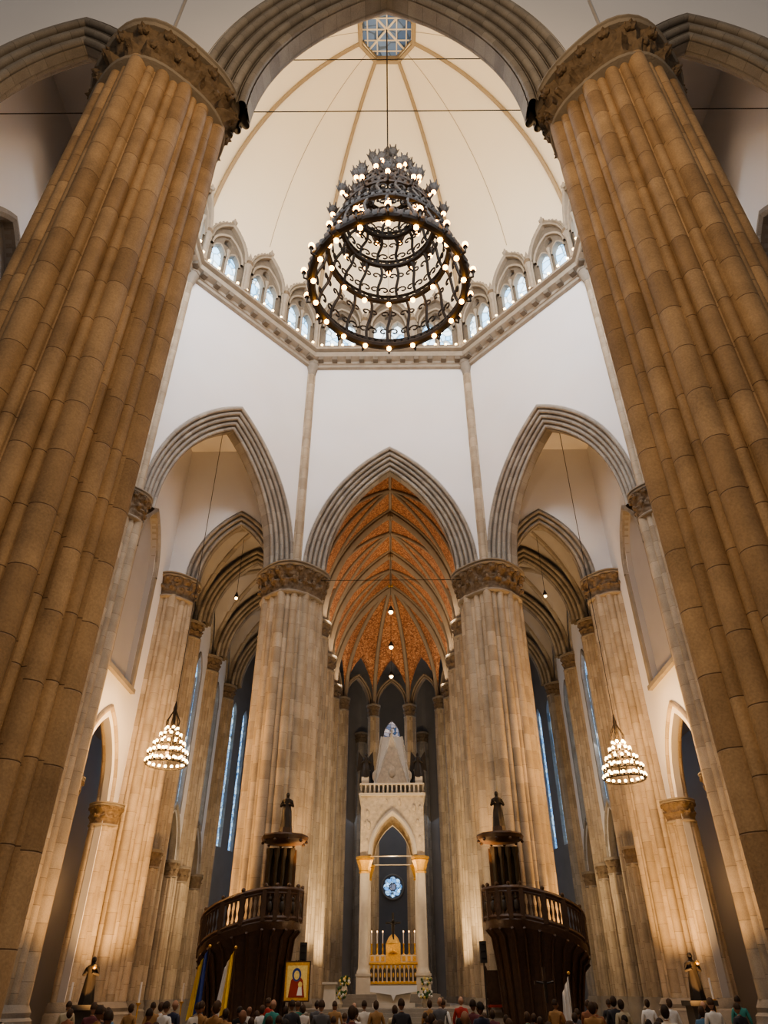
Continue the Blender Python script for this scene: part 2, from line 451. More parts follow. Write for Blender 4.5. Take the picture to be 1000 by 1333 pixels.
# gallery arcade with gabled windows
mb=MB()
o2=octoff(.55)
GZ=ZC+1.15
for i in range(8):
    a=o2[i];b_=o2[(i+1)%8];t=(b_-a).normalized();nn=Vector((-t.y,t.x));L=(b_-a).length
    if nn.dot(a-OC)<0: nn=-nn
    B=L/3
    for g in range(3):
        p=a+t*(B*g)
        hw=B/2*.94
        def tf(x,hw=hw,B=B):
            return GZ+3.0+pointed(x-B/2,hw,3.3)
        lw=B*.13
        ops=[(B/2-B*.18,lw,lw*1.3,GZ+.6,GZ+2.3,'glass_sky'),(B/2+B*.18,lw,lw*1.3,GZ+.6,GZ+2.3,'glass_sky'),(B/2,B*.09,B*.04,GZ+3.7,GZ+4.05,'dark_stone_and_shade')]  # top hole closed by a dark panel that paints its shade
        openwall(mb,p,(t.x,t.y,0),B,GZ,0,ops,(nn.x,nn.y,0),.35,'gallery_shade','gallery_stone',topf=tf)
        cm=p+t*(B/2)
        pr=[(0,0,0),(0,-.35,1),(.1,-.42,2),(.16,-.3,2),(.26,-.45,3),(.38,-.3,4),(.38,.5,5)]
        c=(3.3**2-hw**2)/(2*hw)
        arch(mb,cm,(t.x,t.y,0),(nn.x,nn.y,0),hw-.3,c,GZ+3.0,pr,'gallery_stone',12)
        pr2=[(0,.05,0),(0,-.2,1),(.15,-.25,2),(.22,0,3)]
        arch(mb,cm,(t.x,t.y,0),(nn.x,nn.y,0),B*.34,.9,GZ+2.7,pr2,'gallery_stone',10)
        for sx in (-1,1): arch(mb,cm+t*(sx*B*.18),(t.x,t.y,0),(nn.x,nn.y,0),lw,lw*1.3,GZ+2.3,[(0,.05,0),(0,-.12,1),(.1,-.14,2),(.14,0,3)],'gallery_stone',8)
        for xx,rr in ((0.0,.2),(B*.06,.09),(B*.94,.09),(B*.5,.09)):
            q=p+t*xx-nn*.22
            mb.lathe([(rr*1.5,0),(rr*1.5,.15),(rr,.25),(rr,2.4),(rr*1.8,2.85),(rr*1.9,3.0)],(q.x,q.y,GZ),'gallery_stone',8)
        q=p-nn*.3
        mb.ball((q.x,q.y,GZ+3.2),.34,'carved_stone',8,6,(1,1,1.3))
        mb.lathe([(.2,0),(.12,.5),(.16,.6),(.02,1.2)],(q.x,q.y,GZ+3.4),'gallery_stone',6)
        for u in range(1,6):
            for s_ in (-1,1):
                xx=s_*(hw*.95-hw*u/6*.93); zz=GZ+3.0+pointed(xx,hw,3.3)+.1
                q=cm+t*xx-nn*.25; mb.ball((q.x,q.y,zz),.14,'gallery_stone',5,4)
        top=cm-nn*.3
        mb.lathe([(.1,0),(.26,.2),(.14,.35),(.05,.7)],(top.x,top.y,GZ+6.35),'gallery_stone',6)
mb.make('window_gallery')
gb=MB(); o3=octoff(.86)
for i in range(8):
    a=o3[i];b_=o3[(i+1)%8];L=(b_-a).length;n_=int(L/.8)
    for k in range(n_):
        p=a+(b_-a)*((k+.5)/n_)
        gb.lathe([(.04,0),(.04,.22)],(p.x,p.y,ZC+1.15),'iron',5)
        gb.ball((p.x,p.y,ZC+1.45),.11,'bulb_white',6,5)
gb.make('gallery_lights')
# dome
mb=MB(); ZD=ZC+3.6; ZT=68.6; nd=26
def domz(rho): return ZD+(ZT-ZD)*math.sqrt(max(0,1-rho**2.25))
rhos=[1.0-(1-.15)*(k/nd)**1.6 if k<nd else .15 for k in range(nd+1)]
base=[Vector(p) for p in OCT]
def dpt(p,r): 
    return OC+(p-OC)*r
for i in range(8):
    a=base[i];b_=base[(i+1)%8]
    rows=[]
    P0=[(a+(b_-a)*j/6) for j in range(7)]
    rows.append([(q.x,q.y,ZC+1.1) for q in P0])
    for r in rhos:
        row=[]
        for q in P0:
            w_=dpt(q,r); row.append((w_.x,w_.y,domz(r)))
        rows.append(row)
    mb.grid(rows,'dome_plaster')
    P=[]
    for r in rhos: 
        w_=dpt(a,r*.985); P.append((w_.x,w_.y,domz(r)-.05))
    mb.tube([(P[0][0],P[0][1],ZC+1.2)]+P,.16,'dome_rib',8)
    mid=(a+b_)/2
    P=[]
    for r in rhos[3:]:
        w_=dpt(mid,r*.997); P.append((w_.x,w_.y,domz(r)-.01))
    mb.tube(P,.02,'dome_rib',5)
mb.make('dome')
mb=MB()
oc=[OC+Vector((math.cos(2*pi*(k+.5)/8)*2.35,math.sin(2*pi*(k+.5)/8)*2.35)) for k in range(8)]
zo=domz(.15)
mb.grid([[ (OC.x+(p.x)*s_,OC.y+(p.y-OC.y)*s_,z) for p in oc] for s_,z in ((1.15,zo-.1),(1.1,zo-.3),(1,zo-.3),(.97,zo+.6))],'dome_rib',cu=True,smooth=False)
mb.poly([(p.x*.98,OC.y+(p.y-OC.y)*.98,zo+.6) for p in oc],'glass_oculus')
for k in range(-2,3):
    x=k*.85; l=math.sqrt(max(0,2.15**2-x*x))
    mb.tube([(x,26-l,zo+.5),(x,26+l,zo+.5)],.06,'dome_plaster',5)
    mb.tube([(-l,26+x,zo+.5),(l,26+x,zo+.5)],.06,'dome_plaster',5)
for s in (-1,1): mb.tube([(-1.5,26-s*1.5,zo+.45),(1.5,26+s*1.5,zo+.45)],.09,'dome_plaster',5)
mb.make('window_oculus')

# ------------------------------------------------------------------ aisle arches, walls
AP2=mould(.85,1.3,3,.3)
CZ=8.3
for s in (-1,1):
    for y in (10.9,41.5,48,54.5,61):
        mb=MB(); cx=s*10.6; w=2.35 if y in(10.9,41.5) else 3.0; c=3.1
        arch(mb,(cx,y-.65),(1,0,0),(0,1,0),w,c,ZS,AP2,ns=16)
        if y in (10.9,41.5):
            spandrel(mb,(cx,y-.6),(1,0,0),4.9,ZS,36,w,c,.8,(0,1,0),0,'plaster')
            spandrel(mb,(cx,y+.6),(1,0,0),4.9,ZS,36,w,c,.8,(0,1,0),0,'plaster')
        mb.make('aisle_arch')
    N=(s,0,0)
    for (y0,L) in ((31.3,10.2),(10.9,10.2)):
        mb=MB(); WX=15.0; yc=y0+L/2+.1
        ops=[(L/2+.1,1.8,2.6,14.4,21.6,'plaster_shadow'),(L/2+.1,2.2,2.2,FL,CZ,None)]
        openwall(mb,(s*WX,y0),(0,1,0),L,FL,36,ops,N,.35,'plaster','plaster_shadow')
        arch(mb,(s*(WX-.05),yc),(0,1,0),N,1.8,2.6,21.6,[(0,.3,0),(0,-.1,1),(.15,-.2,2),(.35,-.15,3),(.4,.1,4)],'arch_stone',12)
        for q in (-1,1): mb.box((s*(WX-.02),yc+q*2.0,18.0),(.3,.38,7.2),'trim_stone')
        mb.box((s*(WX-.05),yc,14.3),(.4,4.6,.25),'trim_stone')
        arch(mb,(s*(WX-.1),yc),(0,1,0),N,2.2,2.2,CZ,mould(.6,.8,2,.2),'pier_stone_grey',12)
        mb.make('wall_bay')
        for dy in (-2.9,2.9):
            pobj('chapel_pier',s*(WX+.2),yc+dy,.75,FL,CZ,n=6,caph=1.0,per=7)
    mb=MB()
    for y0 in (41.5,48,54.5):
        L=6.5
        ops=[(L/2,.8,1.6,10.5,20.0,'glass_grey' if y0!=48 else 'glass_blue'),(L/2,1.7,2.2,FL,7.2,None)]
        openwall(mb,(s*15.0,y0),(0,1,0),L,FL,32,ops,N,.2,'plaster','trim_stone')
        arch(mb,(s*14.9,y0+L/2),(0,1,0),N,1.7,2.2,7.2,mould(.5,.7,2,.2),'arch_stone',12)
        arch(mb,(s*14.95,y0+L/2),(0,1,0),N,.8,1.6,20.0,[(0,.2,0),(0,-.05,1),(.12,-.1,2),(.25,-.05,3),(.3,.1,4)],'arch_stone',10)
        for q in (-1,1): mb.box((s*14.98,y0+L/2+q*.93,15.2),(.16,.24,9.6),'trim_stone')
        mb.box((s*15.05,y0+L/2,15.2),(.1,.1,9.6),'trim_stone')
        arch(mb,(s*14.9,y0+L/2),(0,1,0),N,2.3,2.6,ZS,mould(.5,.7,2,.2),'arch_stone',12)
    mb.make('wall_aisle')
    for y in (42.5,46.7,50.9,53.6,57.5):
        pobj('chapel_pier',s*14.6,y,.5,FL,7.2,n=6,caph=.9,per=6)
    mb=MB()
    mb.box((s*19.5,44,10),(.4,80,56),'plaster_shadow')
    mb.make('wall_left' if s<0 else 'wall_right')
    mb=MB()
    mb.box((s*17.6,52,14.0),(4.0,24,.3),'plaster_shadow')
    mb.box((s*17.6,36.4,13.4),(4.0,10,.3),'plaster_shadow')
    mb.make('ceiling_chapel')
    mb=MB()
    for ys in (1,-1):
        Y=lambda y: y if ys==1 else 52-y
        mb.poly([(s*6.7,Y(40.9),33.9),(s*6.7,Y(42.2),33.9),(s*15.8,Y(42.2),33.9),(s*15.8,Y(31.6),33.9),(s*14.8,Y(31.6),33.9)],'plaster')
    mb.box((s*17.4,26,33.8),(5.8,12,.3),'plaster')
    mb.make('ceiling_bay')
for s in (-1,1):
    mb=MB()
    for y0,y1 in ((41.9,48),(48,54.5),(54.5,61)):
        cy=(y0+y1)/2; w=(y1-y0)/2-.8
        arch(mb,(s*5.65-.5*1,cy),(0,1,0),(1,0,0),w,1.6,ZS,mould(.6,1.0,3,.2),'rib_stone',ns=12)
        spandrel(mb,(s*5.65,cy),(0,1,0),(y1-y0)/2,ZS,29.5,w,1.6,.55,(1,0,0),0,'brick_vault')
    mb.make('choir_arcade')
# vaults
mb=MB()
RB=[(.1,-.1,0),(-.1,-.05,0),(-.16,.06,1),(-.3,.02,1),(-.5,.14,2),(-.6,.35,3),(-.5,.56,4),(-.3,.68,5),(-.16,.64,5),(-.1,.75,6),(.1,.8,6)]
for y0,y1 in ((41.8,48),(48,54.5),(54.5,61)):
    groin(mb,-5.5,5.5,y0,y1,ZS,10.3,'brick_vault','rib_stone',24,.15,rise2=4.6)
c=(10.3**2-5.5**2)/11
for y in (44.9,48,51.3,54.5,57.8,61):
    arch(mb,(0,y-.35),(1,0,0),(0,1,0),5.5,c,ZS,RB if y in (48,54.5,61) else [(.1,.2,0),(-.12,.22,1),(-.2,.35,2),(-.12,.48,3),(.1,.5,4)],'rib_stone',ns=20)
mb.tube([(0,41.8,ZS+10.2),(0,61,ZS+10.2)],.12,'rib_stone',6)
for y in (48,54.5): mb.lathe([(.08,-.9),(.35,-.75),(.4,-.5),(.3,-.3)],(0,y,ZS+10.3),'carved_stone',10)
mb.make('ceiling_choir')
mb=MB()
H=10.3
for k in range(5):
    a0=pi*k/5;a1=pi*(k+1)/5;am=(a0+a1)/2
    apo=5.5*math.cos(pi/10); hs=5.5*math.sin(pi/10)
    nn=Vector((math.cos(am),math.sin(am)));tt=Vector((-nn.y,nn.x))
    rows=[]
    for i in range(21):
        r=i/20; row=[]
        for j in range(13):
            sx=-1+j/6
            P=nn*apo*r+tt*hs*r*sx
            h1=pointed(5.5*r,5.5,H); h2=pointed(hs*r*sx,hs,4.6)
            row.append((P.x,61+P.y,ZS+max(h1,h2)))
        rows.append(row)
    mb.grid(rows,'brick_vault')
for k in range(6):
    a0=pi*k/5;P=[]
    for i in range(25):
        r=i/24
        P.append((5.4*r*math.cos(a0),61+5.4*r*math.sin(a0),ZS+pointed(5.5*r,5.5,H)-.12))
    mb.tube(P,.2,'rib_stone',8)
mb.lathe([(.1,-.4),(.5,-.3),(.5,0)],(0,61,ZS+H),'gold',10)
for k in range(5):
    m_=((AP[k][0]+AP[k+1][0])/2,(AP[k][1]+AP[k+1][1])/2); d=Vector((m_[0],m_[1]-61)).normalized(); t=(-d.y,d.x,0)
    hs=5.65*math.sin(pi/10)
    arch(mb,m_,t,(d.x,d.y,0),hs-.45,1.6,ZS,mould(.4,.6,2,.2),'rib_stone',ns=10)
mb.make('ceiling_apse')
mb=MB()
for s in (-1,1):
    for y0,y1 in ((41.8,48),(48,54.5),(54.5,61)):
        x0,x1=sorted((s*5.8,s*14.9))
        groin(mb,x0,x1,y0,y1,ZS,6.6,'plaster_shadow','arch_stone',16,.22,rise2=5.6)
mb.make('ceiling_aisle')
# ambulatory outer wall
mb=MB(); NSEG=7; RA=14.9
V=[(RA*math.cos(pi*k/NSEG),61+RA*math.sin(pi*k/NSEG)) for k in range(NSEG+1)]
for k in range(NSEG):
    a=Vector(V[k]);b_=Vector(V[k+1]);t=(b_-a).normalized();L=(b_-a).length;nn=Vector((t.y,-t.x))
    if nn.dot((a+b_)/2-Vector((0,61)))<0: nn=-nn
    if k==3: ops=[(L/2,.9,1.4,19.6,22.6,'glass_rose'),(L/2-2.0,.5,1.2,8,19,'glass_blue'),(L/2+2.0,.5,1.2,8,19,'glass_blue')]
    else: ops=[(L/2-1.2,.5,1.2,10,21,'glass_blue'),(L/2+1.2,.5,1.2,10,21,'glass_blue')]
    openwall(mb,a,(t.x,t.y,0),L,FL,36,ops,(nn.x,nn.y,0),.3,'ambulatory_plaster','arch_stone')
    pier(mb,a.x*.98,61+(a.y-61)*.98,.6,FL,ZS,n=6,caph=1,per=6,mat='arch_stone')
yw=61+RA*math.cos(pi/14)-.1
for k in range(8):
    a=2*pi*k/8
    P=[(.62*math.cos(a)+.27*math.cos(q*pi/6),yw,8.3+.62*math.sin(a)+.27*math.sin(q*pi/6)) for q in range(12)]
    mb.poly(P,'glass_blue')
mb.poly([(.28*math.cos(q*pi/6),yw,8.3+.28*math.sin(q*pi/6)) for q in range(12)],'glass_rose')
mb.tube([(1.05*math.cos(q*pi/12),yw,8.3+1.05*math.sin(q*pi/12)) for q in range(24)],.1,'trim_stone',6,closed=True)
mb.tube([(.6*math.cos(q*pi/8),yw-.05,22.0+.6*math.sin(q*pi/8)) for q in range(16)],.1,'trim_stone',6,closed=True)
mb.tube([(0,yw-.05,19.6),(0,yw-.05,21.4)],.08,'trim_stone',6)
for k in range(6): mb.tube([(0,yw-.05,22.0),(.6*math.cos(k*pi/3),yw-.05,22.0+.6*math.sin(k*pi/3))],.05,'trim_stone',5)
mb.make('wall_apse')
mb2=MB()
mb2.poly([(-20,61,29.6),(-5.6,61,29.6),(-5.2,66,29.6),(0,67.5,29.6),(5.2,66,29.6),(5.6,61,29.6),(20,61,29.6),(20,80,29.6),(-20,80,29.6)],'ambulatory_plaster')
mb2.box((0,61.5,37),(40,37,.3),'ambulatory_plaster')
mb2.make('ceiling_ambulatory')
# floor & steps
mb=MB()
mb.box((0,36,FL-.15),(44,96,.3),'floor_stone')
mb.make('floor')
mb=MB()
for k in range(7):
    y=40.6+k*.4; zt=FL+1.2*(k+1)/7
    mb.box((0,(y+64)/2+0,(FL+zt)/2),(9.0,64-y,zt-FL),'trim_stone')
for k in range(4):
    y=48.4+k*.35; zt=-.7+.6*(k+1)/4
    mb.box((0,(y+57)/2,(-.7+zt)/2),(6.4-k*.3,57-y,zt+.7),'trim_stone')
mb.make('chancel_steps')

# ------------------------------------------------------------------ big chandelier
def ringpts(r,z,n=48,cx=0,cy=26): return [(cx+r*math.cos(2*pi*j/n),cy+r*math.sin(2*pi*j/n),z) for j in range(n)]
mb=MB()
T=[(4.5,33.9),(3.7,37.2),(2.95,39.9),(2.2,42.0),(1.55,43.7),(1.0,45.3),(.55,46.6)]
for k,(r,z) in enumerate(T):
    mb.tube(ringpts(r,z),.24 if k==0 else .16,'iron',8,closed=True)
    mb.tube(ringpts(r,z+.5),.10,'iron',6,closed=True)
    nb=int(12+r*12)
    for j in range(nb):
        a=2*pi*j/nb
        mb.ball((r*math.cos(a)*1.015,26+r*math.sin(a)*1.015,z+.2+.1*math.sin(j*2.3)),.27 if k==0 else .17,'iron',5,4,(1,1,1.3))
    nl=[18,14,14,12,9,7,0][k]
    for j in range(nl):
        a=2*pi*(j+.5)/nl
        ca,sa=math.cos(a),math.sin(a)
        if k==0:
            P=[(r*ca,26+r*sa,z),((r+.2)*ca,26+(r+.2)*sa,z-.3),((r+.42)*ca,26+(r+.42)*sa,z-.25),((r+.45)*ca,26+(r+.45)*sa,z+.1)]
            mb.tube(P,.06,'iron',5)
            q=P[-1]; mb.lathe([(.05,0),(.15,.1),(.13,.2)],q,'iron',6); mb.ball((q[0],q[1],q[2]+.32),.19,'bulb',8,6)
            mb.ball((r*ca*.97,26+r*sa*.97,z-.4),.16,'bulb',7,5)
        elif k<=1:
            q=((r-.1)*ca,26+(r-.1)*sa,z-.3)
            mb.lathe([(.05,0),(.15,.1),(.1,.2)],q,'iron',6); mb.ball((q[0],q[1],q[2]-.1),.17,'bulb',7,5)
        else:
            e_=.6
            q=((r+e_)*ca,26+(r+e_)*sa,z+.35)
            mb.tube([(r*ca,26+r*sa,z),((r+e_/2)*ca,26+(r+e_/2)*sa,z-.25),((r+e_)*ca,26+(r+e_)*sa,z),q],.08,'iron',5)
            mb.lathe([(.1,-.15),(.3,.1),(.33,.3),(.22,.32)],q,'iron',8)
            for u in range(6):
                an=2*pi*u/6; mb.tube([(q[0]+.25*math.cos(an),q[1]+.25*math.sin(an),q[2]+.2),(q[0]+.4*math.cos(an),q[1]+.4*math.sin(an),q[2]+.55)],[.09,.03],'iron',4)
            if k<5: mb.ball((q[0],q[1],q[2]-.27),.16,'bulb',7,5)
    if k<len(T)-1:
        r2,z2=T[k+1]; ns=[20,18,14,11,8,6][k]
        for j in range(ns):
            a=2*pi*j/ns; P=[]
            for q in range(9):
                f=q/8; rr=r+(r2-r)*f; aa=a+.06*math.sin(f*2*pi)*2/max(rr,1)
                P.append((rr*math.cos(aa),26+rr*math.sin(aa),z+.2+(z2-z-.2)*f))
            mb.tube(P,.10,'iron',5)
            for f,R0 in ((.3,.36),(.7,.3)) if k<4 else ((.5,.22),):
                rr=r+(r2-r)*f; zm=z+(z2-z)*f
                for sg in (-1,1):
                    P=[]
                    for q in range(9):
                        th=q/8*1.7*pi; ro=R0*(1-q/11)
                        da=sg*(R0*.9-ro*math.cos(th))/rr
                        P.append((rr*math.cos(a+da),26+rr*math.sin(a+da),zm+ro*math.sin(th)))
                    mb.tube(P,.06,'iron',4)
mb.lathe([(.5,0),(.28,.4),(.42,.7),(.22,1.1),(.36,1.5),(.15,1.9),(.24,2.2),(.05,2.9)],(0,26,46.7),'iron',8)
for j in range(8):
    a=2*pi*j/8; mb.tube([(2.2*math.cos(a),26+2.2*math.sin(a),42.0),(.7*math.cos(a),26+.7*math.sin(a),46.0),(.1*math.cos(a),26+.1*math.sin(a),49.2)],.07,'iron',5)
mb.tube([(0,26,49.4),(0,26,zo+.4)],.06,'iron',6)
mb.make('iron_chandelier')
def chand(x,y,z,top):
    mb=MB()
    for k,(r,dz,nb) in enumerate(((1.0,-.55,20),(.95,-.1,18),(.75,.35,14),(.52,.8,10),(.3,1.15,6))):
        mb.tube(ringpts(r,z+dz,24,x,y),.035,'iron',5,closed=True)
        for j in range(nb):
            a=2*pi*j/nb
            px,py=x+r*1.03*math.cos(a),y+r*1.03*math.sin(a)
            mb.lathe([(.04,0),(.06,.08),(.03,.12)],(px,py,z+dz),'iron',5)
            mb.ball((px,py,z+dz+.17),.085,'bulb_white',6,5)
    for j in range(6):
        a=2*pi*j/6
        mb.tube([(x+1.0*math.cos(a),y+1.0*math.sin(a),z-.55),(x+.75*math.cos(a),y+.75*math.sin(a),z+.35),(x+.3*math.cos(a),y+.3*math.sin(a),z+1.15),(x+.35*math.cos(a),y+.35*math.sin(a),z+1.7),(x,y,z+2.4)],.035,'iron',5)
    mb.lathe([(.02,-.3),(.15,0),(.05,.3),(.12,.7),(.04,1.4),(.1,2.4),(.03,2.8)],(x,y,z),'iron',7)
    mb.tube([(x,y,z+2.7),(x,y,top)],.02,'iron',4)
    mb.make('tiered_chandelier')
chand(-11.7,37,10.3,33.8); chand(11.9,37,9.4,33.8)
for x,y,zt in ((0,47.4,ZS+10.1),(0,53.9,ZS+10.1),(0,60.4,ZS+10.1),(-11.2,45,28.6),(11.2,45,28.6)):
    mb=MB(); zb=23.6; k=1 if x==0 else .65
    mb.tube([(x,y,zt),(x,y,zb+.4)],.015,'iron',4)
    mb.lathe([(.24*k,0),(.22*k,.15),(.05*k,.45)],(x,y,zb),'iron',8); mb.ball((x,y,zb-.05),.17*k,'bulb_white',8,6)
    mb.make('pendant_lamp')
mb=MB()
mb.tube([(-14.4,11.9,25.0),(14.4,11.9,25.0)],.018,'iron',4)
mb.tube([(-14.4,11.6,28.2),(14.4,11.6,28.2)],.018,'iron',4)
mb.tube([(-6,40.2,22.3),(6,40.2,22.3)],.02,'iron',4)
mb.make('tension_cable')

# ------------------------------------------------------------------ statues
def statue(mb,x,y,z,h,mat,face=-1,arms=True):
    k=h/1.7
    def mod(a,zz): return .09*math.sin(7*a+zz*2)*(1 if zz<1.2*k else .2)
    mb.lathe([(.30*k,0),(.27*k,.3*k),(.22*k,.8*k),(.18*k,1.0*k),(.23*k,1.25*k),(.22*k,1.36*k),(.09*k,1.42*k),(.07*k,1.5*k)],(x,y,z),mat,20,mod=mod)
    mb.ball((x,y,z+1.58*k),.115*k,mat,10,8,(.85,.95,1.15))
    mb.ball((x,y-.1*k*(-face),z+1.57*k),.03*k,mat,5,4)
    for s in (-1,1):
        mb.tube([(x+s*.2*k,y,z+1.3*k),(x+s*.3*k,y+face*.05*k,z+1.05*k),(x+s*.12*k,y+face*.28*k,z+1.12*k)],[.085*k,.07*k,.045*k],mat,8)
def pulpit(s):
    mb=MB(); cx,cy=s*5.45,37.4
    path=[(cx-s*1.15*math.cos(-t),cy-1.2*math.sin(t),3.95) for t in [i*.62*pi/8 for i in range(9)]]
    xe,ye,_=path[-1]
    for q in range(1,15):
        f=q/14
        path.append((xe+s*3.1*math.sin(f*pi/2*.98),ye+ .1-.35*math.sin(f*pi)+1.6*f*f,3.95-1.35*f**1.2))
    mb.tube(path,.11,'wood',6); mb.tube([(x,y,z-.16) for x,y,z in path],.07,'wood',6)
    mb.tube([(x,y,z-1.15) for x,y,z in path],.1,'wood',6)
    mb.grid([[(x,y,z-1.15) for x,y,z in path],[(x,y-.08,z-1.3) for x,y,z in path],[(x,y,z-1.6) for x,y,z in path],[(x+(cx+s*1.2-x)*.12,y+(38.8-y)*.15,z-1.9) for x,y,z in path],[(x+(cx+s*1.2-x)*.2,y+(39-y)*.3,max(-1.0,z-3.0)) for x,y,z in path],[(x+(cx+s*1.2-x)*.3,y+(39-y)*.4,FL+.0) for x,y,z in path]],'wood')
    mb.poly([(x,y,z-1.2) for x,y,z in path]+[(path[-1][0],39.2,path[-1][2]-1.2),(cx-s*1.1,38.8,2.75)],'wood')
    P=[Vector(p) for p in path]
    acc=0; nxt=0
    for i in range(len(P)-1):
        seg=P[i+1]-P[i]; L=seg.length
        while nxt<acc+L:
            p=P[i]+seg*((nxt-acc)/L)
            mb.lathe([(.06,-1.1),(.035,-.95),(.07,-.75),(.03,-.5),(.06,-.25),(.05,-.15)],p,'wood',6)
            nxt+=.2
        acc+=L
    for i in (0,2,4,6,8,11,14,18,22):
        p=P[i]; mb.box((p.x,p.y,p.z-.65),(.2,.2,1.25),'wood'); mb.ball((p.x,p.y,p.z+.16),.1,'wood',7,5)
    for i in range(0,8,2):
        a,b_=P[i],P[i+2] if i+2<len(P) else P[-1]
        mb.grid([[a-Vector((0,0,.2)),b_-Vector((0,0,.2))],[a-Vector((0,0,1.1)),b_-Vector((0,0,1.1))]],'wood',smooth=False)
        m_=(a+b_)/2
        mb.ball((m_.x,m_.y-.02,m_.z-.4),.1,'bronze',7,5); mb.ball((m_.x,m_.y-.02,m_.z-.72),.2,'bronze',8,6,(.7,.5,1.3))
    for i in range(0,len(P),2):
        x,y,z=P[i]
        mb.tube([(x,y-.05,z-1.6),(x+(cx+s*1.2-x)*.12,y+(38.8-y)*.15-.08,z-1.9),(x+(cx+s*1.2-x)*.2,y+(39-y)*.3-.08,max(-1.0,z-3.0)),(x+(cx+s*1.2-x)*.3,y+(39-y)*.4-.08,FL)],.07,'wood',5)
    for k in range(4):
        xx=cx-s*.35+s*k*.35
        mb.lathe([(.16,0),(.13,.2),(.12,2.8),(.2,3.1),(.2,3.3)],(xx,38.55,2.7),'bronze',8)
    mb.box((cx+s*.15,38.75,4.3),(1.5,.12,3.3),'wood')
    mb.lathe([(.5,0),(.95,.05),(1.12,.15),(1.18,.3),(1.12,.38),(.7,.42),(.35,.5),(.32,.75)],(cx-s*.1,37.7,6.05),'wood',10,smooth=False)
    for k in range(10):
        a=2*pi*k/10; mb.ball((cx-s*.1+1.08*math.cos(a),37.7+1.08*math.sin(a),6.12),.08,'wood',6,4)
    mb.make('wooden_pulpit')
    mb=MB(); statue(mb,cx-s*.1,37.7,6.78,1.7,'bronze'); mb.make('bronze_statue')
pulpit(-1);pulpit(1)

# ------------------------------------------------------------------ ciborium
mb=MB(); CY=52.0; B0=-.1
for sx in (-1,1):
    for sy in (-1,1):
        x,y=sx*1.8,CY+sy*1.8
        mb.box((x,y,B0+.45),(.85,.85,.9),'marble'); mb.box((x,y,B0+.95),(.95,.95,.12),'marble')
        mb.lathe([(.42,0),(.42,.1),(.36,.2),(.33,.35),(.31,5.3),(.3,5.4)],(x,y,B0+1.0),'marble',14)
        mb.lathe([(.32,0),(.35,.1),(.31,.16),(.38,.45),(.5,.75),(.46,.8),(.54,.85),(.54,.98)],(x,y,B0+6.4),'gold',14,mod=lambda a,z:.08*math.cos(6*a))
for (px,py,ux,uy,nx,ny) in ((-2.1,CY-2.1,1,0,0,1),(-2.1,CY+2.1,1,0,0,-1),(-2.1,CY-2.1,0,1,1,0),(2.1,CY-2.1,0,1,-1,0)):
    openwall(mb,(px,py),(ux,uy,0),4.2,7.3,11.0,[(2.1,1.35,1.6,7.3,7.35,None)],(nx,ny,0),.45,'marble_relief','marble')
arch(mb,(0,CY-2.15),(1,0,0),(0,1,0),1.35,1.6,7.35,[(0,.1,0),(0,-.1,1),(.12,-.16,2),(.24,-.1,3),(.24,.1,4)],'marble',12)
for k in range(40):
    x=random.uniform(-1.9,1.9); z=random.uniform(8.0,10.7)
    if z-7.35<pointed(x,1.7,3.0)+.25: continue
    mb.ball((x,CY-2.12,z),random.uniform(.1,.2),'marble_relief',7,5,(.8,.45,1.4))
mb.box((0,CY,11.08),(4.5,4.5,.16),'marble'); mb.box((0,CY,10.5),(4.1,4.1,.05),'marble')
mb.box((0,CY,11.75),(4.4,4.4,.1),'marble')
for sx in (-1,1):
    for k in range(15):
        q=-2.1+4.2*k/14
        mb.lathe([(.06,0),(.09,.15),(.05,.35),(.08,.55)],(q,CY+sx*2.1,11.15),'marble',6)
        mb.lathe([(.06,0),(.09,.15),(.05,.35),(.08,.55)],(sx*2.1,CY+q,11.15),'marble',6)
for nx,ny in ((0,-1),(0,1),(1,0),(-1,0)):
    tx,ty=-ny,nx
    d=1.25
    A=(tx*1.15+nx*d,CY+ty*1.15+ny*d,11.8);Bp=(-tx*1.15+nx*d,CY-ty*1.15+ny*d,11.8);Cp=(nx*.75,CY+ny*.75,15.6)
    mb.poly([A,Bp,Cp],'marble_relief')
    for P_ in (A,Bp):
        mb.tube([P_,Cp],.07,'marble',6)
        for q in range(1,9):
            f=q/9; mb.ball(tuple(P_[i]+(Cp[i]-P_[i])*f+(0 if i<2 else .08) for i in range(3)),.085,'marble',5,4)
    mb.poly([A,Cp,(0,CY,15.6)],'marble'); mb.poly([Bp,Cp,(0,CY,15.6)],'marble')
    mb.ball((nx*(d-.1),CY+ny*(d-.1)-.03,12.8),.28,'marble_relief',8,6,(1,.6,1.5))
mb.lathe([(.7,0),(.1,4.1),(.14,4.2),(.04,4.4)],(0,CY,11.8),'marble',4,a0=pi/4,smooth=False)
for sx in (-1,1):
    for sy in (-1,1):
        mb.box((sx*1.85,CY+sy*1.85,12.0),(.5,.5,.5),'marble')
        statue(mb,sx*1.8,CY+sy*1.85,12.2,1.7,'bronze')
        for w_ in (-1,1):
            mb.grid([[(sx*1.85+w_*.1,CY+sy*1.85+.15,13.5),(sx*1.85+w_*.5,CY+sy*1.85+.25,14.1)],[(sx*1.85+w_*.1,CY+sy*1.85+.15,12.9),(sx*1.85+w_*.6,CY+sy*1.85+.25,12.7)]],'bronze')
mb.make('altar_canopy')
